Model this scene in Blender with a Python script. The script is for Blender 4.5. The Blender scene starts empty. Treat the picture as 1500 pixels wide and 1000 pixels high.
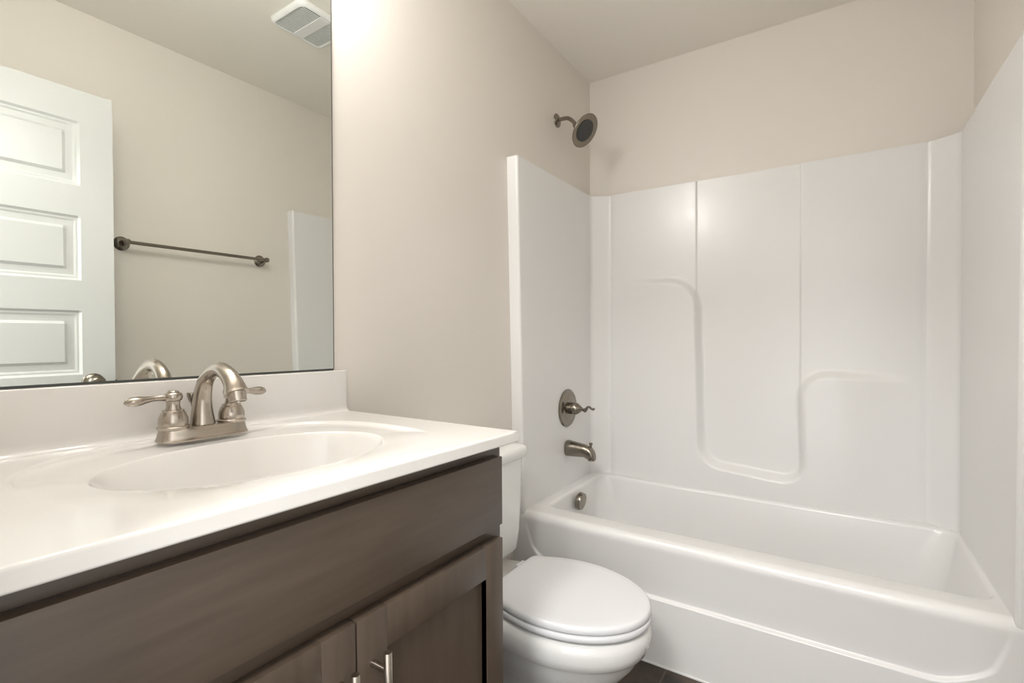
import bpy, bmesh, math, random
from mathutils import Vector, Matrix
PI = math.pi
scene = bpy.context.scene
COL = scene.collection
# ------------------------------------------------------------------ camera
W, H = 1.4915, 2.44                      # room width (x), ceiling height
cam_d = bpy.data.cameras.new('camera'); cam = bpy.data.objects.new('camera', cam_d); COL.objects.link(cam)
cam_d.sensor_width = 36.0; cam_d.lens = 36.0 * 718.61 / 1500.0; cam_d.clip_start = 0.02
ya_, pi_, ro_ = math.radians(33.3698), math.radians(-0.60295), math.radians(-0.24123)
fw = Vector((-math.sin(ya_) * math.cos(pi_), math.cos(ya_) * math.cos(pi_), math.sin(pi_)))
rt = Vector((math.cos(ya_), math.sin(ya_), 0)); up = rt.cross(fw)
rt2 = rt * math.cos(ro_) + up * math.sin(ro_); up2 = -rt * math.sin(ro_) + up * math.cos(ro_)
cam.matrix_world = Matrix(((rt2.x, up2.x, -fw.x, 1.0784), (rt2.y, up2.y, -fw.y, -2.3890), (rt2.z, up2.z, -fw.z, 1.1153), (0, 0, 0, 1)))
scene.camera = cam
# ------------------------------------------------------------------ world, exposure
world = bpy.data.worlds.new('ambient_fill'); scene.world = world; world.use_nodes = True  # even white background, added as soft fill coming in through the doorway
wb = world.node_tree.nodes['Background']; wb.inputs[0].default_value = (1.0, 1.0, 1.0, 1); wb.inputs[1].default_value = 1.5
scene.view_settings.view_transform = 'Standard'; scene.view_settings.look = 'None'
scene.view_settings.gamma = 1.0; scene.view_settings.exposure = 0.64; scene.view_settings.use_curve_mapping = False
BULBS = [-2.17, -1.945, -1.72]
LAMP_COL = (1.0, 1.0, 1.0)
BULB_W = 1.5
# unseen fill lamp added behind the open doorway to flatten the light
hl = bpy.data.lights.new('hall_fill_light', 'AREA'); hl.shape = 'DISK'; hl.size = 0.5; hl.energy = 38; hl.color = (1.0, 0.99, 0.98)
hlo = bpy.data.objects.new('hall_fill_light', hl); COL.objects.link(hlo); hlo.location = (0.95, -3.3, 2.38)
# ------------------------------------------------------------------ materials
def mat(name, col, rough=0.5, metal=0.0, coat=0.0, noise=None, bump=None, spec=0.5, emis=None, aniso=0.0):
    m = bpy.data.materials.new(name); m.use_nodes = True
    nt = m.node_tree; b = nt.nodes['Principled BSDF']
    b.inputs['Base Color'].default_value = (*col, 1); b.inputs['Roughness'].default_value = rough
    b.inputs['Metallic'].default_value = metal; b.inputs['Coat Weight'].default_value = coat
    b.inputs['Coat Roughness'].default_value = 0.06
    b.inputs['Specular IOR Level'].default_value = spec
    if aniso: b.inputs['Anisotropic'].default_value = aniso
    if emis:
        b.inputs['Emission Color'].default_value = (*emis[0], 1); b.inputs['Emission Strength'].default_value = emis[1]
    tc = nt.nodes.new('ShaderNodeTexCoord')
    if noise:                              # (scale xyz, detail, colour2, lo, hi)
        mp = nt.nodes.new('ShaderNodeMapping'); mp.inputs['Scale'].default_value = noise[0]
        nz = nt.nodes.new('ShaderNodeTexNoise'); nz.inputs['Scale'].default_value = 1.0; nz.inputs['Detail'].default_value = noise[1]
        rp = nt.nodes.new('ShaderNodeValToRGB')
        rp.color_ramp.elements[0].position = noise[3]; rp.color_ramp.elements[0].color = (*col, 1)
        rp.color_ramp.elements[1].position = noise[4]; rp.color_ramp.elements[1].color = (*noise[2], 1)
        nt.links.new(tc.outputs['Object'], mp.inputs[0]); nt.links.new(mp.outputs[0], nz.inputs['Vector'])
        nt.links.new(nz.outputs[0], rp.inputs[0]); nt.links.new(rp.outputs[0], b.inputs['Base Color'])
    if bump:                               # (scale, strength, distance)
        nb = nt.nodes.new('ShaderNodeTexNoise'); nb.inputs['Scale'].default_value = bump[0]; nb.inputs['Detail'].default_value = 3
        bp = nt.nodes.new('ShaderNodeBump'); bp.inputs['Strength'].default_value = bump[1]; bp.inputs['Distance'].default_value = bump[2]
        nt.links.new(tc.outputs['Object'], nb.inputs['Vector']); nt.links.new(nb.outputs[0], bp.inputs['Height'])
        nt.links.new(bp.outputs[0], b.inputs['Normal'])
    return m
M_WALL = mat('greige_wall_paint', (0.80, 0.75, 0.685), 0.42, bump=(160, 0.12, 0.001))
M_CEIL = mat('ceiling_paint', (0.92, 0.875, 0.80), 0.42, bump=(120, 0.12, 0.001))
M_TRIM = mat('white_trim_paint', (0.80, 0.80, 0.78), 0.3)
M_DOOR = mat('white_door_paint', (0.68, 0.685, 0.67), 0.32)
M_TUB = mat('white_gelcoat', (0.81, 0.80, 0.785), 0.27, coat=0.08)
M_PORC = mat('white_porcelain', (0.83, 0.825, 0.80), 0.07, coat=0.3)
M_SEAT = mat('white_seat_plastic', (0.76, 0.76, 0.77), 0.16)
M_TOP = mat('cultured_marble', (0.77, 0.745, 0.71), 0.10, coat=0.2, noise=((2.5, 5, 3), 3, (0.785, 0.765, 0.735), 0.42, 0.6))
M_NICKEL = mat('brushed_nickel', (0.46, 0.41, 0.355), 0.23, 1.0, aniso=0.5, bump=(600, 0.03, 0.0002))
M_NICKEL_D = mat('dark_brushed_nickel', (0.27, 0.24, 0.20), 0.24, 1.0)
M_WOOD = mat('stained_maple', (0.072, 0.051, 0.036), 0.36, noise=((40, 6.0, 70), 8, (0.094, 0.068, 0.049), 0.30, 0.70), bump=(180, 0.05, 0.0006))
M_WOODV = mat('stained_maple_upright_grain', (0.072, 0.051, 0.036), 0.36, noise=((40, 60, 6.0), 8, (0.094, 0.068, 0.049), 0.30, 0.70), bump=(180, 0.05, 0.0006))
M_DARK = mat('dark_recess', (0.02, 0.016, 0.013), 0.6)
M_RUB = mat('grey_nozzle_rubber', (0.055, 0.057, 0.055), 0.5)
M_MIR = mat('mirror_silver', (0.79, 0.815, 0.78), 0.005, 1.0)
M_EDGE = mat('mirror_glass_edge', (0.06, 0.065, 0.058), 0.4)
M_VENT = mat('white_vent_plastic', (0.84, 0.84, 0.82), 0.4)
M_SHADE = mat('frosted_lamp_glass', (0.9, 0.88, 0.84), 0.4, emis=(LAMP_COL, 13.0))
# floor: dark brown stone tile with thin joints
M_FLOOR = mat('brown_stone_tile', (0.07, 0.05, 0.037), 0.35)
nt = M_FLOOR.node_tree; b = nt.nodes['Principled BSDF']; tc = nt.nodes.new('ShaderNodeTexCoord')
nz = nt.nodes.new('ShaderNodeTexNoise'); nz.inputs['Scale'].default_value = 9; nz.inputs['Detail'].default_value = 8
rp = nt.nodes.new('ShaderNodeValToRGB'); rp.color_ramp.elements[0].position = 0.38; rp.color_ramp.elements[0].color = (0.022, 0.014, 0.009, 1)
rp.color_ramp.elements[1].position = 0.68; rp.color_ramp.elements[1].color = (0.085, 0.058, 0.040, 1)
bk = nt.nodes.new('ShaderNodeTexBrick'); bk.inputs['Scale'].default_value = 1.0; bk.inputs['Brick Width'].default_value = 0.305
bk.inputs['Row Height'].default_value = 0.305; bk.offset = 0.5; bk.inputs['Mortar Size'].default_value = 0.003
bk.inputs['Mortar'].default_value = (0.10, 0.075, 0.055, 1)
nt.links.new(tc.outputs['Object'], nz.inputs['Vector']); nt.links.new(tc.outputs['Object'], bk.inputs['Vector'])
nt.links.new(nz.outputs[0], rp.inputs[0]); nt.links.new(rp.outputs[0], bk.inputs['Color1']); nt.links.new(rp.outputs[0], bk.inputs['Color2'])
nt.links.new(bk.outputs['Color'], b.inputs['Base Color'])
# ------------------------------------------------------------------ helpers
ORG = {}
TILT = [0.0]                               # the vanity stands slightly out of level: its far-left end is higher and nearer the wall
def level_off(p):
    if not TILT[0]: return Vector(p)
    w = TILT[0] * (-1.56 - p[1]) * min(1.0, max(0, p[2]) / 0.92) ** 3
    return Vector((p[0] - 3 * w * p[0] / 0.548, p[1], p[2] + w))
def obj(name, geo, m, parent=None, smooth=40, base=(0, 0, 0)):
    """geo = (verts, faces) in world coordinates; linked as ONE mesh object"""
    v, f = geo
    o0 = ORG[parent.name] if parent else Vector(base)
    me = bpy.data.meshes.new(name); me.from_pydata([tuple(level_off(p) - o0) for p in v], [], f)
    bm = bmesh.new(); bm.from_mesh(me); bmesh.ops.remove_doubles(bm, verts=bm.verts, dist=1e-6)
    bmesh.ops.recalc_face_normals(bm, faces=bm.faces); bm.to_mesh(me); bm.free()
    me.materials.append(m)
    if smooth is not None:
        me.shade_smooth(); me.set_sharp_from_angle(angle=math.radians(smooth))
    o = bpy.data.objects.new(name, me); COL.objects.link(o)
    if parent: o.parent = parent
    else: o.location = o0
    ORG[o.name] = o0
    return o
def thing(name, label, cat, base, group=None):
    o = bpy.data.objects.new(name, None); COL.objects.link(o); o.location = base; ORG[o.name] = Vector(base)
    o.empty_display_size = 0.05; tag(o, label, cat, group); return o
def tag(o, label, cat, group=None):
    o['label'] = label; o['category'] = cat
    if group: o['group'] = group
    return o
def struct(o, label=None):
    o['kind'] = 'structure'
    if label: o['label'] = label
    return o
def join(*gs):
    V, F = [], []
    for v, f in gs:
        n = len(V); V += [tuple(p) for p in v]; F += [tuple(i + n for i in q) for q in f]
    return V, F
def box(a, c, bev=0.0, seg=2):
    bm = bmesh.new(); bmesh.ops.create_cube(bm, size=1)
    for v in bm.verts: v.co = Vector([(a[i] + c[i]) / 2 + v.co[i] * (c[i] - a[i]) for i in range(3)])
    if bev: bmesh.ops.bevel(bm, geom=bm.edges[:], offset=bev, segments=seg, affect='EDGES', profile=0.5)
    return from_bm(bm)
def from_bm(bm):
    bm.verts.index_update(); g = ([tuple(v.co) for v in bm.verts], [tuple(v.index for v in f.verts) for f in bm.faces]); bm.free(); return g
def frame(d):
    d = Vector(d).normalized(); a = Vector((0, 0, 1)) if abs(d.z) < 0.9 else Vector((0, 1, 0))
    u = a.cross(d).normalized(); return u, d.cross(u), d
def loft(loops, cap0=True, cap1=True, closed=True):
    n = len(loops[0]); V = [tuple(p) for l in loops for p in l]; F = []
    for i in range(len(loops) - 1):
        for j in range(n if closed else n - 1):
            k = (j + 1) % n; F.append((i * n + j, i * n + k, (i + 1) * n + k, (i + 1) * n + j))
    if cap0: F.append(tuple(range(n)))
    if cap1: F.append(tuple((len(loops) - 1) * n + j for j in range(n)))
    return V, F
def lathe(o, d, prof, n=40, cap0=True, cap1=True, sy=1.0):
    u, v, w = frame(d); o = Vector(o)
    return loft([[o + w * h + (u * math.cos(2 * PI * j / n) + v * sy * math.sin(2 * PI * j / n)) * max(r, 1e-4) for j in range(n)] for r, h in prof], cap0, cap1)
def cat_rom(pts, k=8):
    P = [Vector(p) for p in pts]; P = [P[0] * 2 - P[1]] + P + [P[-1] * 2 - P[-2]]; out = []
    for i in range(1, len(P) - 2):
        a, b_, c, d = P[i - 1:i + 3]
        for s in range(k):
            t = s / k; out.append(0.5 * ((2 * b_) + (c - a) * t + (2 * a - 5 * b_ + 4 * c - d) * t * t + (3 * b_ - a - 3 * c + d) * t ** 3))
    out.append(P[-2]); return out
def tube(pts, rad, n=24, k=8, side=(0, 1, 0), flat=1.0):
    """swept tube; rad = list of radii (or (ra, rb) pairs: ra across 'side', rb normal to it)"""
    C = cat_rom(pts, k) if k > 1 else [Vector(p) for p in pts]
    R = [(r, r * flat) if not isinstance(r, tuple) else r for r in rad]
    RR = [Vector((r[0], r[1], 0)) for r in R]; RC = cat_rom(RR, k) if k > 1 else RR
    L = []
    for i, c in enumerate(C):
        t = (C[min(i + 1, len(C) - 1)] - C[max(i - 1, 0)]).normalized()
        s = Vector(side); s = (s - t * s.dot(t)).normalized(); q = t.cross(s)
        L.append([c + s * math.cos(2 * PI * j / n) * max(RC[i].x, 1e-4) + q * math.sin(2 * PI * j / n) * max(RC[i].y, 1e-4) for j in range(n)])
    return loft(L)
def sm(a, b_, x):
    if a == b_: return float(x >= a)
    t = min(1, max(0, (x - a) / (b_ - a))); return t * t * (3 - 2 * t)
def grid(us, vs, fn):
    V = [tuple(fn(u, v)) for v in vs for u in us]; n = len(us)
    F = [(j * n + i, j * n + i + 1, (j + 1) * n + i + 1, (j + 1) * n + i) for j in range(len(vs) - 1) for i in range(n - 1)]
    return V, F
def lin(a, b_, n): return [a + (b_ - a) * i / (n - 1) for i in range(n)]
def rrect(cx, cy, hx, hy, r, z, n=12):
    out = []
    for sx, sy, a0 in ((1, 1, 0), (-1, 1, 90), (-1, -1, 180), (1, -1, 270)):
        for i in range(n + 1):
            a = math.radians(a0 + 90 * i / n); out.append(Vector((cx + sx * (hx - r) + r * math.cos(a), cy + sy * (hy - r) + r * math.sin(a), z)))
    return out
# ------------------------------------------------------------------ room shell
YN = -2.35                                 # inner face of the doorway wall
struct(obj('floor', box((-0.1, -4.0, -0.1), (W + 0.12, 0.1, 0.0)), M_FLOOR, smooth=None))
struct(obj('ceiling', box((-0.12, YN - 0.115, H), (W + 0.12, 0.12, H + 0.1)), M_CEIL, smooth=None))
struct(obj('wall_left', box((-0.12, YN, 0), (0, 0.12, H)), M_WALL, smooth=None))
struct(obj('wall_back', box((0, 0, 0), (W, 0.12, H)), M_WALL, smooth=None))
struct(obj('wall_right', box((W, YN, 0), (W + 0.12, 0.12, H)), M_WALL, smooth=None))
DX0, DX1, DZ = 0.60, 1.335, 2.055
struct(obj('wall_front', join(box((-0.12, YN - 0.115, 0), (DX0, YN, H)), box((DX1, YN - 0.115, 0), (W + 0.12, YN, H)), box((DX0, YN - 0.115, DZ), (DX1, YN, H))), M_WALL, smooth=None))
struct(obj('trim_1', join(box((DX0 - 0.06, YN, 0), (DX0, YN + 0.014, DZ + 0.06), 0.003), box((DX1, YN, 0), (DX1 + 0.06, YN + 0.014, DZ + 0.06), 0.003), box((DX0, YN, DZ), (DX1, YN + 0.014, DZ + 0.06), 0.003)), M_TRIM))
struct(obj('baseboard_left', box((0, -1.55, 0), (0.013, -0.80, 0.083), 0.003), M_TRIM))
struct(obj('baseboard_right', box((W - 0.013, YN, 0), (W, -0.80, 0.083), 0.003), M_TRIM))
# open door, parallel to the right wall (seen in the mirror)
XD = 1.292; YD1 = -1.639; YD0 = YD1 - 0.70
def door_depth(y, z):
    d = 0.0
    for k in range(5):
        z1 = 1.923 - 0.352 * k; z0 = z1 - 0.240
        e = min(y - (YD0 + 0.10), (YD1 - 0.10) - y, z - z0, z1 - z)
        if e > 0:
            if e < 0.008: d = 0.007 * e / 0.008
            elif e < 0.014: d = 0.007
            elif e < 0.020: d = 0.007 + 0.003 * (e - 0.014) / 0.006
            elif e < 0.040: d = 0.010
            elif e < 0.050: d = 0.010 - 0.007 * (e - 0.040) / 0.010
            else: d = 0.003
    return d
ys_, zs_ = set([YD0, YD1]), set([0.012, 2.04])
for off in (0, .008, .014, .020, .040, .050):
    ys_ |= {YD0 + 0.10 + off, YD1 - 0.10 - off}
    for k in range(5): z1 = 1.923 - 0.352 * k; zs_ |= {z1 - off, z1 - 0.240 + off}
ys_, zs_ = sorted(ys_), sorted(zs_)
front = grid(ys_, zs_, lambda y, z: (XD + door_depth(y, z), y, z))
backf = grid(ys_, zs_, lambda y, z: (XD + 0.035 - door_depth(y, z), y, z))
edge = loft([[(XD, YD0, .012), (XD, YD1, .012), (XD, YD1, 2.04), (XD, YD0, 2.04)], [(XD + .035, YD0, .012), (XD + .035, YD1, .012), (XD + .035, YD1, 2.04), (XD + .035, YD0, 2.04)]], False, False)
door = struct(obj('door_1', join(front, backf, edge), M_DOOR, smooth=20, base=(XD, YD0, 0)), 'white five-panel interior door standing open, reflected in the mirror')
KY, KZ = YD1 - 0.070, 0.945
for sg, x0 in ((-1, XD), (1, XD + 0.035)):
    obj('door_knob', lathe((x0, KY, KZ), (sg, 0, 0), [(0.036, 0), (0.036, .004), (0.032, .008), (0.013, .011), (0.011, .022), (0.018, .030), (0.026, .036), (0.0285, .043), (0.024, .050), (0.013, .0535), (0.0, .054)]), M_NICKEL_D, door)
obj('latch_plate', join(box((XD + .006, YD1 - .001, KZ - .028), (XD + .029, YD1 + .0015, KZ + .028)), box((XD + .011, YD1, KZ - .008), (XD + .024, YD1 + .009, KZ + .008), .002)), M_NICKEL_D, door)
# ------------------------------------------------------------------ one-piece tub and shower surround
T = 0.049; ZT = 1.818; ZR = 0.424; CH = 0.080; CHY = 0.052
tub = thing('bathtub', 'white one-piece fibreglass bathtub with moulded shower surround across the far end', 'bathtub', (W / 2, -0.4, 0))
def yf(z): return -0.745 - 0.028 * (z - ZR)                 # draft of the front edges
DK = ZR - 0.012                                              # panels run down to the deck
RF = 0.012
def bendpath(pts, radii, step=0.006):
    """polyline with rounded corners in the plan, returned as points"""
    out = [Vector(pts[0])]
    for i in range(1, len(pts) - 1):
        p, a, c = Vector(pts[i]), Vector(pts[i - 1]), Vector(pts[i + 1]); r = radii[i - 1]
        p0 = p + (a - p).normalized() * r; p1 = p + (c - p).normalized() * r
        for s in range(9): t = s / 8; out.append(p0 * (1 - t) ** 2 + p * 2 * t * (1 - t) + p1 * t * t)
    out.append(Vector(pts[-1])); return out
def side_loops(sgn):
    def X(x): return x if sgn > 0 else W - x
    L = []
    for z in lin(DK, ZT, 18):
        y = yf(z)
        pth = bendpath([(0.0005, y), (T, y), (T, -T - CHY), (T + CH * .5, -T - CHY * .5)], [RF, 0.016])
        L.append([(X(p.x), p.y, z) for p in pth])
    top = [(x, y, ZT) for x, y, z in L[-1]]
    cap = [(X(0.0005), max(-0.78, y) if x_ != 0 else y, ZT) for x_, y, z in [(p[0], p[1], 0) for p in top]]
    cap = [(X(0.0005), p[1], ZT) for p in top]
    g = loft(L, False, False, closed=False)
    n = len(top); capg = (top + cap, [(i, i + 1, n + i + 1, n + i) for i in range(n - 1)])
    return join(g, capg)
obj('side_panel', side_loops(1), M_TUB, tub, 50); obj('side_panel', side_loops(-1), M_TUB, tub, 50)
# back panel relief: a stepped shelf contour
def poly_round(pts, rs, n=14):
    out = [Vector(pts[0])]
    for i in range(1, len(pts) - 1):
        p, a, c = Vector(pts[i]), Vector(pts[i - 1]), Vector(pts[i + 1]); r = rs[i - 1]
        d0, d1 = (a - p).normalized(), (c - p).normalized(); p0, p1 = p + d0 * r, p + d1 * r
        cen = p0 + d1 * r                                    # right-angle corners
        for s in range(n + 1):
            t = s / n * PI / 2; out.append(cen - d1 * r * math.cos(t) - d0 * r * math.sin(t))
    out.append(Vector(pts[-1])); return out
CONT = poly_round([(0.05, 1.385), (0.555, 1.368), (0.575, 0.545), (0.972, 0.512), (0.957, 0.962), (1.45, 0.946)], [0.125, 0.085, 0.085, 0.105])
SEG = [(CONT[i], CONT[i + 1]) for i in range(len(CONT) - 1)]
def contour_sd(x, z):
    best = 9; s = 1; p = Vector((x, z))
    for a, c in SEG:
        ab = c - a; t = max(0, min(1, (p - a).dot(ab) / ab.length_squared)); q = a + ab * t; d = (p - q).length
        if d < best - 1e-9:
            best = d; s = 1 if ab.x * (p.y - a.y) - ab.y * (p.x - a.x) > 0 else -1
    return best * s
def relief(x, z):
    """how far the panel stands out from the plane y = -T (positive into the tub)"""
    amp = 0.034 * sm(0.17, 0.44, x) * (1 - sm(1.08, 1.36, x))
    if 0.1 < x < 1.42 and 0.44 < z < 1.45:
        sd = contour_sd(x, z)
    else: sd = 1 if z > 1 else -1
    low = 1 - sm(-0.017, 0.017, sd)
    side_up = (1 - sm(0.545, 0.553, x)) + sm(0.955, 0.963, x)     # the upper outer fields stand slightly proud
    d = amp * low + 0.006 * side_up * (1 - low)
    d += 0.006 * low
    return d
xs = [T + CH * .5] + [p.x for p in bendpath([(T + CH * .5, 0), (T + CH, 0), (T + CH + .06, 0)], [0.010])][1:]
BX0, BX1 = T + CH, W - T - CH
def by(x, z):                                                 # y of the back panel with the chamfered corners
    def soft(d):                                              # rounding of the bend
        r = 0.012
        if d < -r: return d
        if d > r: return 0.0
        return -(r - d) ** 2 / (4 * r)
    k = CHY / CH
    d = min(x - BX0, BX1 - x)
    base = -T + soft(d) * k
    f = sm(0.0, 0.03, d)
    return base - relief(x, z) * f
xs = []
x = T + CH * .5
while x < W - T - CH * .5:
    xs.append(x)
    near = min(abs(x - c) for c in (0.549, 0.959)); nb = min(abs(x - BX0), abs(x - BX1))
    x += 0.0022 if (near < 0.014 or nb < 0.016) else 0.006 if 0.44 < x < 1.14 else 0.012
xs.append(W - T - CH * .5)
zs = []; z = DK
while z < ZT: zs.append(z); z += 0.006 if 0.45 < z < 1.44 else 0.02
zs.append(ZT)
bp = grid(xs, zs, lambda x, z: (x, by(x, z), z))
topc = ([(x, by(x, ZT), ZT) for x in xs] + [(x, -0.0005, ZT) for x in xs], [(i, i + 1, len(xs) + i + 1, len(xs) + i) for i in range(len(xs) - 1)])
obj('back_panel', join(bp, topc), M_TUB, tub, 60)
# deck and basin
def ring_out(inset, z, fy=0.0):                               # follows the panel foot and the front rim
    return None
N = 26
bx0, bx1, byf, byb = 0.092, W - 0.054, -0.652, -0.092        # basin mouth
def basin_loop(i0, i1, iF, iB, r, z): # insets left, right, front, back
    x0, x1, y0, y1 = bx0 + i0, bx1 - i1, byf + iF, byb - iB
    return rrect((x0 + x1) / 2, (y0 + y1) / 2, (x1 - x0) / 2, (y1 - y0) / 2, r, z, N // 2)
outer = rrect(W / 2, (-0.719 - 0.03) / 2, W / 2 - 0.03, (0.719 - 0.03) / 2, 0.004, ZR, N // 2)
LP = [outer,
      basin_loop(-.004, -.004, -.004, -.004, 0.062, ZR), basin_loop(0, 0, 0, 0, 0.060, ZR - 0.001), basin_loop(.005, .005, .005, .005, 0.058, ZR - .005),
      basin_loop(.008, .010, .008, .008, 0.058, ZR - .014),
      basin_loop(.016, .03, .018, .018, 0.090, ZR - .10), basin_loop(.030, .065, .034, .034, 0.120, ZR - .22),
      basin_loop(.048, .10, .050, .050, 0.12, ZR - .30), basin_loop(.075, .14, .078, .078, 0.11, ZR - .338), basin_loop(.12, .19, .12, .12, 0.10, ZR - .350), basin_loop(.30, .5, .22, .22, 0.05, ZR - .352)]
obj('basin', loft(LP, False, True), M_TUB, tub, 50)
# cove between deck and wall panels
# apron: front skirt with the recessed field
def apron(x, z):
    d = 0.0
    if z < 0.224: u = 0.224 - z
    else: u = 0
    # half width of the recessed field shrinks towards its foot
    wl = 0.052 + 0.050 * (1 - sm(0.20, 0.42, z)) + 0.05 * sm(0.30, 0.20, z)
    e = min(x - wl, W - wl - x)
    r = 0.07; zx = z - 0.224
    if e < r and zx < r: sdv = r - math.hypot(r - e, r - zx)
    else: sdv = min(e, zx)
    return 0.013 * sm(-0.003, 0.006, sdv) * min(1, max(0, (ZR - 0.035 - z) / 0.165)) ** 0.8                    # recess depth
az = [0.0] + lin(0.004, 0.19, 8) + lin(0.20, 0.30, 56) + lin(0.306, ZR - 0.03, 14)
ax = lin(0.0005, 0.20, 60) + lin(0.215, W - 0.215, 60) + lin(W - 0.20, W - 0.0005, 60)
def apf(x, z):
    return (x, -0.745 + apron(x, z), z)
ag = grid(ax, az, apf)
# rolled rim above the apron
roll = []
for k in range(11):
    t = k / 10; zz = ZR - 0.03 + 0.03 * math.sin(t * PI / 2); yy = -0.745 + 0.026 * (1 - math.cos(t * PI / 2))
    roll.append([(x, yy + apron(x, ZR - 0.03) * (1 - sm(0, 0.5, t)), zz) for x in ax])
obj('apron', join(ag, loft(roll, False, False, closed=False)), M_TUB, tub, 60)
obj('floor_caulk', box((0.001, -0.749, 0.0), (W - 0.001, -0.744, 0.006), 0.001), M_TRIM, tub)
# tub drain inside the basin
obj('drain', lathe((0.30, -0.382, ZR - .352), (0, 0, 1), [(0.036, 0), (0.036, .002), (0.03, .004), (0.0, .004)]), M_NICKEL, tub)
# ------------------------------------------------------------------ plumbing fittings
YP = -0.367
sh = thing('wall_shower', 'brushed nickel shower head with dark nozzle face on bent arm high on the wall', 'shower head', (0, YP, 2.105))
obj('flange', lathe((0, YP, 2.112), (1, 0, 0), [(0.031, 0), (0.031, .003), (0.028, .007), (0.016, .011), (0.010, .014)]), M_NICKEL_D, sh)
obj('arm', tube([(0.004, YP, 2.112), (0.035, YP, 2.113), (0.060, YP, 2.108), (0.083, YP, 2.089), (0.100, YP, 2.064)], [0.0088] * 5), M_NICKEL_D, sh)
hd = Vector((0.80, -0.10, -0.60)).normalized(); hc = Vector((0.100, YP, 2.064))
obj('ball_joint', lathe(hc, hd, [(0.0105, -.012), (0.012, -.010), (0.012, .006), (0.016, .010), (0.016, .020), (0.012, .024)]), M_NICKEL_D, sh)
head = obj('head', lathe(hc + hd * .020, hd, [(0.013, 0), (0.020, .006), (0.042, .016), (0.064, .026), (0.0735, .033), (0.0755, .037), (0.0735, .040), (0.064, .0385), (0.050, .036), (0.047, .036)], 64), M_NICKEL_D, sh)
face = lathe(hc + hd * .020, hd, [(0.0485, .034), (0.0475, .0395), (0.045, .0410), (0.0, .0410)], 48)
nub = []
u, v, w = frame(hd)
for rr, cnt in ((0.010, 6), (0.020, 12), (0.030, 18), (0.040, 24)):
    for k in range(cnt):
        a = 2 * PI * k / cnt; nub.append(lathe(hc + hd * .0608 + (u * math.cos(a) + v * math.sin(a)) * rr, hd, [(0.0016, 0), (0.0012, .0022)], 6, False))
obj('nozzle_face', join(face, *nub), M_RUB, head)
va = thing('shower_valve', 'round brushed nickel shower valve with lever handle on the surround wall', 'shower valve', (T, YP, 0.785))
obj('escutcheon', lathe((T + .0006, YP, 0.785), (1, 0, 0), [(0.087, 0), (0.0875, .003), (0.084, .007), (0.074, .0095), (0.068, .0085), (0.052, .010), (0.045, .013), (0.040, .013)], 64), M_NICKEL_D, va)
obj('valve_hub', lathe((T, YP, 0.785), (1, 0, 0), [(0.027, .010), (0.026, .030), (0.0245, .0305), (0.0245, .033), (0.027, .034), (0.0275, .046), (0.023, .056), (0.012, .070), (0.006, .078)]), M_NICKEL_D, va)
lv = obj('lever_handle', tube([(T + .072, YP, .785), (T + .082, YP - .001, .783), (T + .090, YP - .002, .781), (T + .098, YP - .004, .787), (T + .106, YP - .006, .797), (T + .116, YP - .008, .798), (T + .128, YP - .012, .791), (T + .138, YP - .014, .791), (T + .142, YP - .015, .796)], [0.006, 0.0065, 0.0095, 0.007, 0.0050, 0.0048, 0.0048, 0.0052, 0.003]), M_NICKEL_D, va)
ts = thing('tub_spout', 'brushed nickel tub spout with pull-up diverter above the tub rim', 'tub spout', (T, YP, 0.60))
L = []
for s, zt, zb_, wd in ((0.0006, .036, -.034, .033), (.004, .0375, -.035, .0345), (.03, .0345, -.0335, .0325), (.06, .0305, -.032, .030), (.085, .027, -.031, .0275), (.094, .0255, -.031, .0265), (.099, .0245, -.037, .026), (.110, .021, -.0375, .0245), (.122, .014, -.038, .0225), (.131, .003, -.0385, .0195), (.136, -.010, -.039, .016), (.138, -.022, -.0385, .012)):
    L.append([(T + s, YP + wd * math.copysign(abs(math.cos(2 * PI * j / 32)) ** .85, math.cos(2 * PI * j / 32)), .600 + (zt + zb_) / 2 + (zt - zb_) / 2 * math.copysign(abs(math.sin(2 * PI * j / 32)) ** .85, math.sin(2 * PI * j / 32))) for j in range(32)])
obj('spout_body', join(loft(L), lathe((T + .120, YP, .566), (0, 0, -1), [(0.016, 0), (0.0165, .008), (0.014, .008)], 24)), M_NICKEL_D, ts, 60)
obj('diverter_knob', lathe((T + .118, YP, .608), (0, 0, 1), [(0.0045, 0), (0.0045, .016), (0.007, .020), (0.0085, .028), (0.007, .0295), (0, .030)], 20), M_NICKEL_D, ts)
ov = thing('overflow_cover', 'round brushed nickel overflow cap on the inside end of the tub', 'overflow cover', (0.11, -0.390, 0.372))
obj('cover_plate', lathe((0.1135, -0.387, 0.376), (1, 0, -0.12), [(0.036, 0), (0.0375, .002), (0.0375, .020), (0.036, .0235), (0.0, .0240)], 48), M_NICKEL_D, ov)
obj('cover_slot', box((0.116, -0.399, 0.3375), (0.126, -0.375, 0.341), .001), M_RUB, ov)
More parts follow.
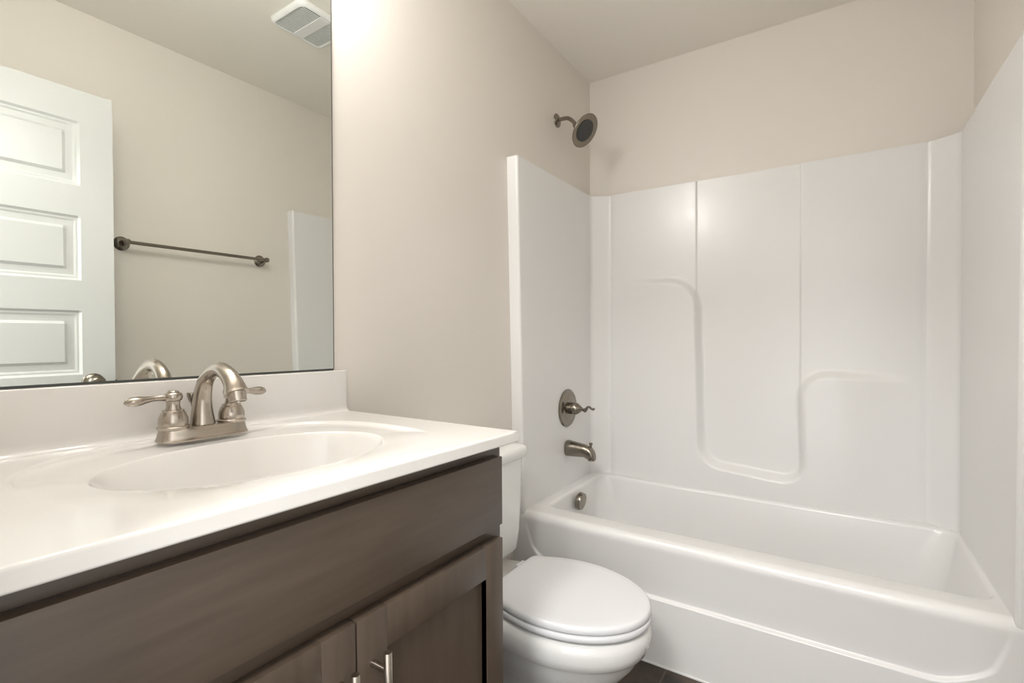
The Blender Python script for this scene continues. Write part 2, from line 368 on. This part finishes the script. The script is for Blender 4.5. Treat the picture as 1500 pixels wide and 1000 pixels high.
# ------------------------------------------------------------------ vanity cabinet
TILT[0] = 0.010
YV = -1.560; YL = -2.330; ZC = 0.9255; XC = 0.548
YC1, YC0 = -1.570, -2.322
cabn = thing('vanity_cabinet', 'dark brown wooden vanity cabinet with two doors under the white sink top', 'cabinet', (0.25, -1.946, 0))
XF = 0.508; XO = 0.529
frame_g = join(box((0.003, YC1 - 0.016, 0.0), (XF - 0.001, YC1, ZC - .0225)), box((0.003, YC0, 0.0), (XF - 0.001, YC0 + 0.016, ZC - .0225)),
               box((0.003, YC0, 0.10), (XF - .02, YC1, 0.116)), box((0.43, YC0, 0.0), (0.446, YC1, 0.10)))
obj('cabinet_body', frame_g, M_WOODV, cabn, None)
ff = join(box((XF - .019, YC0, 0.84), (XF, YC1, ZC - .0225), .0008), box((XF - .019, YC0, 0.690), (XF, YC1, 0.775), .0008), box((XF - .019, YC0, 0.10), (XF, YC1, 0.135), .0008),
          box((XF - .019, YC1 - .040, 0.135), (XF, YC1, 0.690), .0008), box((XF - .019, YC1 - .040, 0.775), (XF, YC1, 0.84), .0008), box((XF - .019, YC0, 0.135), (XF, YC0 + .040, 0.690), .0008), box((XF - .019, YC0, 0.775), (XF, YC0 + .040, 0.84), .0008), box((XF - .019, -1.966, 0.135), (XF, -1.920, 0.69), .0008))
obj('face_frame', ff, M_WOOD, cabn, 30)
obj('false_drawer_front', box((XF, YC0 + .022, 0.7435), (XO, -1.5905, 0.8780), .0018), M_WOOD, cabn, 30)
def shaker(y0, y1, z0, z1, sw=0.054):
    a = (XF + .001)
    st = [box((a, y0, z0), (XO, y0 + sw, z1), .0012), box((a, y1 - sw, z0), (XO, y1, z1), .0012), box((a, y0 + sw, z1 - sw - .008), (XO, y1 - sw, z1), .0012), box((a, y0 + sw, z0), (XO, y1 - sw, z0 + sw + .008), .0012)]
    return join(*st), box((a + .001, y0 + sw - .003, z0 + sw), (XO - .012, y1 - sw + .003, z1 - sw))
for y0, y1, hy in ((-1.9415, -1.5905, -1.9155), (YC0 + .022, -1.9445, -1.9705)):
    fr, pn = shaker(y0, y1, 0.118, 0.7170)
    dr = obj('door', fr, M_WOODV, cabn, 30); obj('door_panel', pn, M_WOODV, dr, None)
    hz = 0.672
    obj('bar_handle', join(lathe((0.560, hy, hz), (0, 0, -1), [(0.0055, 0), (0.006, .001), (0.006, .155), (0.0055, .156)], 20), lathe((XO - .001, hy, hz - .026), (1, 0, 0), [(0.005, 0), (0.005, .032)], 16), lathe((XO - .001, hy, hz - .130), (1, 0, 0), [(0.005, 0), (0.005, .032)], 16)), M_NICKEL, dr)
# ------------------------------------------------------------------ vanity top with integral oval bowl
vt = thing('countertop_with_sink', 'glossy white cultured marble sink top with oval bowl on the dark vanity', 'sink top', (0.25, -1.945, ZC))
SX, SY = 0.292, -1.942
NA = 192
def sup(a, bb, bf, n, z, dx=0.0):
    out = []
    for j in range(NA):
        t = 2 * PI * j / NA; c, s = math.cos(t), math.sin(t)
        bx = bf if c > 0 else bb
        out.append(Vector((SX + dx + bx * math.copysign(abs(c) ** (2 / n), c), SY + a * math.copysign(abs(s) ** (2 / n), s), z)))
    return out
X0, X1, Y0, Y1 = 0.0015, XC, YL, YV
ring0 = sup(.285, .245, .225, 2.7, ZC)
def rect_loop(x0, x1, y0, y1, z):
    out = []
    for p in ring0:
        d = Vector((p.x - SX, p.y - SY)); tx = ((x1 if d.x > 0 else x0) - SX) / d.x if abs(d.x) > 1e-9 else 1e9
        ty = ((y1 if d.y > 0 else y0) - SY) / d.y if abs(d.y) > 1e-9 else 1e9
        t = min(tx, ty); out.append(Vector((SX + d.x * t, SY + d.y * t, z)))
    for cx in (x0, x1):
        for cy in (y0, y1):
            k = min(range(NA), key=lambda i: (out[i].x - cx) ** 2 + (out[i].y - cy) ** 2); out[k] = Vector((cx, cy, z))
    return out
def ringz(loop, z):                       # the outer step fades away towards the front edge
    return [Vector((p.x, p.y, ZC + (z - ZC) * (1 - (sm(SX - .12, SX - .02, p.x) if p.y < SY else sm(SX + .03, SX + .13, p.x))))) for p in loop]
r = .004
tl = [rect_loop(X0 + .05, X1 - .03, Y0 + .03, Y1 - .03, ZC - .022), rect_loop(X0, X1 - .002, Y0, Y1 - .002, ZC - .022), rect_loop(X0, X1, Y0, Y1, ZC - .020), rect_loop(X0, X1, Y0, Y1, ZC - .0185), rect_loop(X0, X1, Y0, Y1, ZC - r - .0012)]
for k in range(5):
    a = k / 4 * PI / 2; q = r * (1 - math.cos(a)); tl.append(rect_loop(X0, X1 - q, Y0 + q, Y1 - q, ZC - r + r * math.sin(a)))
tl += [rect_loop(X0, X1 - r * 1.4, Y0 + r * 1.4, Y1 - r * 1.4, ZC), sup(.300, .254, .238, 2.7, ZC), sup(.292, .2505, .232, 2.7, ZC),
      ringz(sup(.289, .249, .229, 2.7, ZC), ZC), ringz(sup(.285, .245, .225, 2.7, 0), ZC - .0010), ringz(sup(.2825, .2425, .2225, 2.7, 0), ZC - .0048), ringz(sup(.2805, .2405, .2205, 2.7, 0), ZC - .0058),
      ringz(sup(.26, .21, .19, 2.4, 0), ZC - .0058), sup(.221, .148, .156, 2.05, ZC - .0062)]
# blend: last rings flatten out to a common level
obj('countertop', loft(tl, False, False), M_TOP, vt, 75)
bl = [sup(.221, .148, .156, 2.05, ZC - .0062), sup(.2195, .1465, .1545, 2.05, ZC - .0069), sup(.2175, .1445, .1525, 2.05, ZC - .0094), sup(.2145, .1415, .1495, 2.0, ZC - .016),
      sup(.204, .127, .134, 2, ZC - .045), sup(.188, .115, .120, 2, ZC - .080), sup(.160, .096, .100, 2, ZC - .110), sup(.115, .070, .074, 2, ZC - .130), sup(.06, .045, .045, 2, ZC - .137), sup(.022, .022, .022, 2, ZC - .140)]
basin = obj('sink_bowl', loft(bl, False, True), M_TOP, vt, 85)
obj('sink_drain', lathe((SX, SY, ZC - .1395), (0, 0, 1), [(0.029, 0), (0.029, .0015), (0.024, .003), (0.019, .003), (0.018, .006), (0.0, .008)], 40), M_NICKEL, basin)
ZB = ZC + 0.1045; TB = 0.019
prof = [(0.0015, ZC - .001), (0.0015, ZB), (TB - .003, ZB)]
prof += [(TB - .003 + .003 * math.sin(a), ZB - .003 + .003 * math.cos(a)) for a in (PI / 6, PI / 3, PI / 2)]
prof += [(TB, ZC + .018)]
prof += [(TB + .012 - .012 * math.cos(a), ZC + .0125 - .0125 * math.sin(a)) for a in (PI / 10, PI / 5, PI * .3, PI * .4, PI / 2 - .02)]
prof += [(TB + .013, ZC - .001)]
bs = []
for y, ins in ((YV, .003), (YV - .0015, .0008), (YV - .004, 0), (YL, 0)):
    bs.append([(max(.0015, x - ins) if x > .01 else x, y, z - (ins if z > ZC + .05 else 0)) for x, z in prof])
obj('backsplash', loft(bs), M_TOP, vt, 50)
# ------------------------------------------------------------------ faucet
fa = thing('faucet', 'brushed nickel two-handle faucet with arched spout standing behind the sink bowl', 'faucet', (0.083, -1.937, ZC))
FX, FY = 0.087, -1.938
def base_loop(hy, hx, z):
    o = []
    for j in range(64):
        t = 2 * PI * j / 64; c, s = math.cos(t), math.sin(t); n = 3.2
        o.append((FX + hx * math.copysign(abs(c) ** (2 / n), c), FY + hy * math.copysign(abs(s) ** (2 / n), s), z))
    return o
obj('base_plate', loft([base_loop(.0770, .0315, ZC), base_loop(.0775, .0320, ZC + .0025), base_loop(.0758, .0302, ZC + .005), base_loop(.0738, .0282, ZC + .013), base_loop(.0722, .0265, ZC + .021), base_loop(.0712, .025, ZC + .0235), base_loop(.068, .020, ZC + .0245)]), M_NICKEL, fa, 45)
ZS = ZC + .0215
for sy in (-1, 1):
    hy = FY + sy * .0508
    hb = obj('handle', lathe((FX, hy, ZS), (0, 0, 1), [(0.0245, 0), (0.0255, .002), (0.0255, .005), (0.0225, .0070), (0.0232, .012), (0.0225, .020), (0.0190, .029), (0.0165, .0325), (0.0170, .0335), (0.0165, .0350), (0.0128, .0355), (0.0108, .041), (0.0104, .046), (0.0112, .049), (0.0112, .052)], 40), M_NICKEL, fa)
    hub = lathe((FX, hy, ZS + .0495), (0, 0, 1), [(0.0100, 0), (0.0138, .003), (0.0150, .008), (0.0142, .0135), (0.0105, .0165), (0.0090, .0165), (0.0090, .0185), (0.007, .0200), (0, .0202)], 32)
    dx = -0.10 if sy > 0 else 0.04
    d = Vector((dx, sy, 0)).normalized(); o = Vector((FX, hy, ZS + .0570))
    pts = [o + d * s + Vector((0, 0, h)) for s, h in ((0.006, 0), (.018, .0005), (.030, .0005), (.042, -.0005), (.052, -.0015), (.062, -.002), (.070, -.003), (.0745, -.0038))]
    lev = tube(pts, [(.0062, .0062), (.0056, .0054), (.0052, .0048), (.0078, .0062), (.0112, .0082), (.0115, .0084), (.0070, .0055), (.0008, .0008)], side=(1, 0, 0))
    obj('lever', join(hub, lev), M_NICKEL, hb, 50)
sp = [(FX - .004, FY, ZS - .001), (FX - .006, FY, ZS + .028), (FX - .003, FY, ZS + .058), (FX + .010, FY, ZS + .084), (FX + .035, FY, ZS + .102), (FX + .066, FY, ZS + .107), (FX + .095, FY, ZS + .096), (FX + .113, FY, ZS + .080), (FX + .121, FY, ZS + .066)]
spout = obj('spout', tube(sp, [(.0215, .0215), (.0175, .0185), (.0150, .0165), (.0132, .0142), (.0125, .0130), (.0128, .0130), (.0142, .0145), (.0165, .0165), (.0205, .0200)], 32, side=(0, 1, 0)), M_NICKEL, fa, 60)
obj('aerator', lathe((FX + .1205, FY, ZS + .069), (0.28, 0, -1), [(0.0145, 0), (0.0145, .0165), (0.0125, .0175), (0.012, .013)], 28), M_NICKEL, spout)
rod = tube([(FX - .026, FY - .002, ZS), (FX - .029, FY - .004, ZS + .020), (FX - .032, FY - .007, ZS + .042)], [.0024, .0024, .0024], 12)
obj('lift_rod', join(rod, lathe((FX - .0318, FY - .007, ZS + .041), (0, 0, 1), [(0.003, 0), (0.0050, .004), (0.0072, .010), (0.0084, .0175), (0.0076, .019), (0.0, .0195)], 20)), M_NICKEL_D, fa)
# ------------------------------------------------------------------ mirror
MY1 = -1.5915; MZ0, MZ1 = ZB + .0045, 2.09
mi = thing('wall_mirror', 'large frameless mirror on the wall above the sink backsplash', 'mirror', (0, -1.945, MZ0))
obj('mirror_glass', ([(.0055, YL + .02, MZ0), (.0055, MY1, MZ0), (.0055, MY1, MZ1), (.0055, YL + .02, MZ1)], [(0, 1, 2, 3)]), M_MIR, mi, None)
obj('glass_edge', join(box((.0005, YL + .018, MZ0 - .0040), (.0056, MY1 + .0005, MZ0 + .0002)), box((.0005, MY1 - .0002, MZ0), (.0056, MY1 + .0020, MZ1)), box((.0005, YL + .018, MZ0), (.0052, MY1, MZ1))), M_EDGE, mi, None)
# ------------------------------------------------------------------ toilet
TILT[0] = 0.0
TY = -1.180
to = thing('toilet', 'white toilet with closed lid between the dark vanity and the bathtub', 'toilet', (0.35, TY, 0))
def egg(xb, xf, hw, hb, z, xm=None, n=48, pw=2.0):
    """plan outline: square-ish back of half width hb at xb, semi-ellipse in front reaching xf"""
    xm = xm if xm is not None else xb + (xf - xb) * .42; o = []
    for j in range(n + 1):                                   # front half, from -y to +y
        t = -PI / 2 + PI * j / n; c, s = math.cos(t), math.sin(t)
        o.append(Vector((xm + (xf - xm) * c ** (2 / pw) if c > 1e-9 else xm, TY + hw * math.copysign(abs(s) ** (2 / pw), s), z)))
    m = 10; rc = min(.03, hb * .3)
    for j in range(1, m): t = j / m; o.append(Vector((xm + (xb + rc - xm) * t, TY + hw + (hb - hw) * sm(0, 1, t) ** .9 if False else TY + hw - (hw - hb) * t * t, z)))
    for j in range(7): a = j / 6 * PI / 2; o.append(Vector((xb + rc - rc * math.sin(a), TY + hb - rc + rc * math.cos(a), z)))
    k = len(o)
    for j in range(7): a = j / 6 * PI / 2; o.append(Vector((xb + rc - rc * math.cos(a), TY - hb + rc - rc * math.sin(a), z)))
    for j in range(m - 1, 0, -1): t = j / m; o.append(Vector((xm + (xb + rc - xm) * t, TY - (hw - (hw - hb) * t * t), z)))
    return o
ZL = 0.4215
def lidl(i, z): return egg(.275 + i * .6, .690 - i, .177 - i, .138 - i, z, .455)
obj('lid', loft([lidl(.006, ZL - .019), lidl(.001, ZL - .0175), lidl(0, ZL - .013), lidl(.0008, ZL - .006), lidl(.004, ZL - .002), lidl(.010, ZL - .0002), lidl(.03, ZL), lidl(.06, ZL + .0008)]), M_SEAT, to, 55)
obj('seat', loft([lidl(.008, ZL - .040), lidl(.001, ZL - .038), lidl(-.001, ZL - .034), lidl(-.001, ZL - .027), lidl(.002, ZL - .023), lidl(.010, ZL - .0215)]), M_SEAT, to, 55)
for s in (-1, 1):
    obj('hinge', join(box((.245, TY + s * .07 - .018, ZL - .048), (.285, TY + s * .07 + .018, ZL - .030), .006), lathe((.264, TY + s * .07 - .020, ZL - .020), (0, 1, 0), [(.0105, 0), (.0115, .003), (.0115, .037), (.0105, .040)], 20)), M_SEAT, to)
ZR2 = ZL - .048
def bl_(xb, xf, hw, hb, z, xm): return egg(xb, xf, hw, hb, z, xm)
bowl = [bl_(.17, .560, .105, .10, 0.0, .36), bl_(.17, .562, .107, .10, .012, .36), bl_(.175, .550, .098, .092, .028, .36), bl_(.18, .535, .092, .086, .07, .36), bl_(.18, .545, .092, .084, .12, .37),
        bl_(.175, .570, .103, .088, .17, .39), bl_(.165, .600, .122, .095, .205, .41), bl_(.15, .628, .142, .105, .24, .42), bl_(.12, .656, .158, .118, .275, .43),
        bl_(.10, .668, .166, .122, .297, .44), bl_(.09, .674, .1705, .124, .305, .44), bl_(.085, .680, .174, .126, .310, .445), bl_(.08, .688, .180, .130, .330, .45), bl_(.08, .690, .181, .131, .350, .45), bl_(.08, .686, .178, .130, ZR2 - .006, .45), bl_(.085, .678, .170, .125, ZR2, .45)]
obj('bowl', loft(bowl), M_PORC, to, 55)
def tankl(x0, x1, hy, z, r=.035): return rrect((x0 + x1) / 2, TY, (x1 - x0) / 2, hy, r, z, 8)
for s in (-1, 1):
    obj('trapway', tube([(.49, TY + s * .050, .10), (.43, TY + s * .058, .155), (.36, TY + s * .066, .205), (.29, TY + s * .066, .215), (.235, TY + s * .064, .18), (.215, TY + s * .064, .11), (.215, TY + s * .062, .02)], [.030, .040, .045, .045, .044, .042, .040]), M_PORC, to)
obj('tank', loft([tankl(.03, .165, .155, .385, .05), tankl(.022, .182, .176, .392, .055), tankl(.018, .192, .186, .41), tankl(.017, .198, .191, .47), tankl(.015, .203, .196, .60), tankl(.014, .206, .199, .712)]), M_PORC, to, 50)
obj('tank_lid', loft([tankl(.012, .208, .201, .710), tankl(.010, .214, .206, .714), tankl(.008, .218, .210, .722), tankl(.008, .219, .211, .738), tankl(.010, .215, .208, .748), tankl(.018, .206, .199, .753), tankl(.04, .18, .17, .755)]), M_PORC, to, 50)
obj('flush_lever', join(lathe((.205, TY - .14, .665), (1, 0, 0), [(.013, 0), (.013, .006), (.008, .012)], 20), tube([(.219, TY - .14, .665), (.221, TY - .11, .663), (.221, TY - .07, .660)], [.005, .0045, .006], 12)), M_NICKEL, to)
# ------------------------------------------------------------------ towel bar on the right wall (seen in the mirror)
tb = thing('towel_bar', 'brushed nickel towel bar on the wall opposite the sink, seen in the mirror', 'towel bar', (W, -1.25, 1.52))
for y in (-1.550, -0.945):
    po = obj('post', lathe((W, y, 1.520), (-1, 0, 0), [(.030, 0), (.030, .004), (.026, .008), (.014, .013), (.0105, .022), (.0105, .052), (.0125, .056), (.0125, .074), (.010, .078), (0, .079)], 32), M_NICKEL_D, tb)
obj('bar', lathe((W - .065, -1.548, 1.520), (0, 1, 0), [(.0075, 0), (.0075, .601)], 24), M_NICKEL_D, tb)
# ------------------------------------------------------------------ exhaust fan cover on the ceiling
fx0, fx1, fy0, fy1 = .672, .905, -1.232, -.985
ef = thing('exhaust_fan', 'white slotted exhaust fan cover on the ceiling, seen in the mirror', 'exhaust fan', ((fx0 + fx1) / 2, (fy0 + fy1) / 2, H))
cx, cy, hx, hy = (fx0 + fx1) / 2, (fy0 + fy1) / 2, (fx1 - fx0) / 2, (fy1 - fy0) / 2
obj('cover', loft([rrect(cx, cy, hx, hy, .035, H - .0005), rrect(cx, cy, hx, hy, .035, H - .006), rrect(cx, cy, hx - .006, hy - .006, .032, H - .016), rrect(cx, cy, hx - .014, hy - .014, .028, H - .019), rrect(cx, cy, hx - .020, hy - .020, .022, H - .015)], True, True), M_VENT, ef, 40)
gr = []; bars = []
for a, c in ((fy0 + .024, cy - .022), (cy + .022, fy1 - .024)):
    n = 12
    for k in range(20):
        x = fx0 + .026 + k * (fx1 - fx0 - .052) / 19
        gr.append(box((x - .0020, a, H - .0185), (x + .0020, c, H - .0145)))
    bars.append(box((fx0 + .022, a, H - .0160), (fx1 - .022, c, H - .0149)))
obj('slot_backing', join(*bars), M_RUB, ef, None)
obj('grille', join(*gr, box((fx0 + .02, cy - .023, H - .020), (fx1 - .02, cy + .023, H - .0145), .002)), M_VENT, ef, None)
# ------------------------------------------------------------------ vanity light above the mirror (out of frame)
vl = thing('vanity_light', 'three-lamp brushed nickel vanity light on the wall above the mirror', 'wall light', (0, -1.945, 2.24))
obj('back_plate', box((0.0005, -2.02, 2.20), (.025, -1.87, 2.30), .004), M_NICKEL, vl)
obj('arm_bar', join(lathe((.07, -2.20, 2.26), (0, 1, 0), [(.008, 0), (.008, .51)], 16), lathe((.02, -1.945, 2.26), (1, 0, 0), [(.010, 0), (.010, .05)], 16)), M_NICKEL, vl)
for y in BULBS:
    s = obj('lamp_shade', lathe((.12, y, 2.285), (0, 0, -1), [(.024, 0), (.038, .010), (.050, .035), (.059, .070), (.060, .090), (.050, .112), (.028, .122), (0, .125)], 32, True, False), M_SHADE, vl, 60)
    obj('lamp_socket', join(lathe((.07, y, 2.26), (1, 0, 0), [(.007, 0), (.007, .05)], 12), lathe((.12, y, 2.300), (0, 0, -1), [(.020, 0), (.024, .006), (.024, .024)], 24)), M_NICKEL, s)
    obj('light_bulb', lathe((.12, y, 2.157), (0, 0, -1), [(.010, 0), (.022, .012), (.029, .030), (.029, .040), (.020, .056), (.0, .062)], 24), M_SHADE, s)
    ld = bpy.data.lights.new('bulb_light', 'POINT'); ld.energy = BULB_W; ld.color = LAMP_COL; ld.shadow_soft_size = 0.03
    lo = bpy.data.objects.new('bulb_light', ld); COL.objects.link(lo); lo.parent = vl; lo.location = Vector((.13, y, 2.065)) - ORG[vl.name]
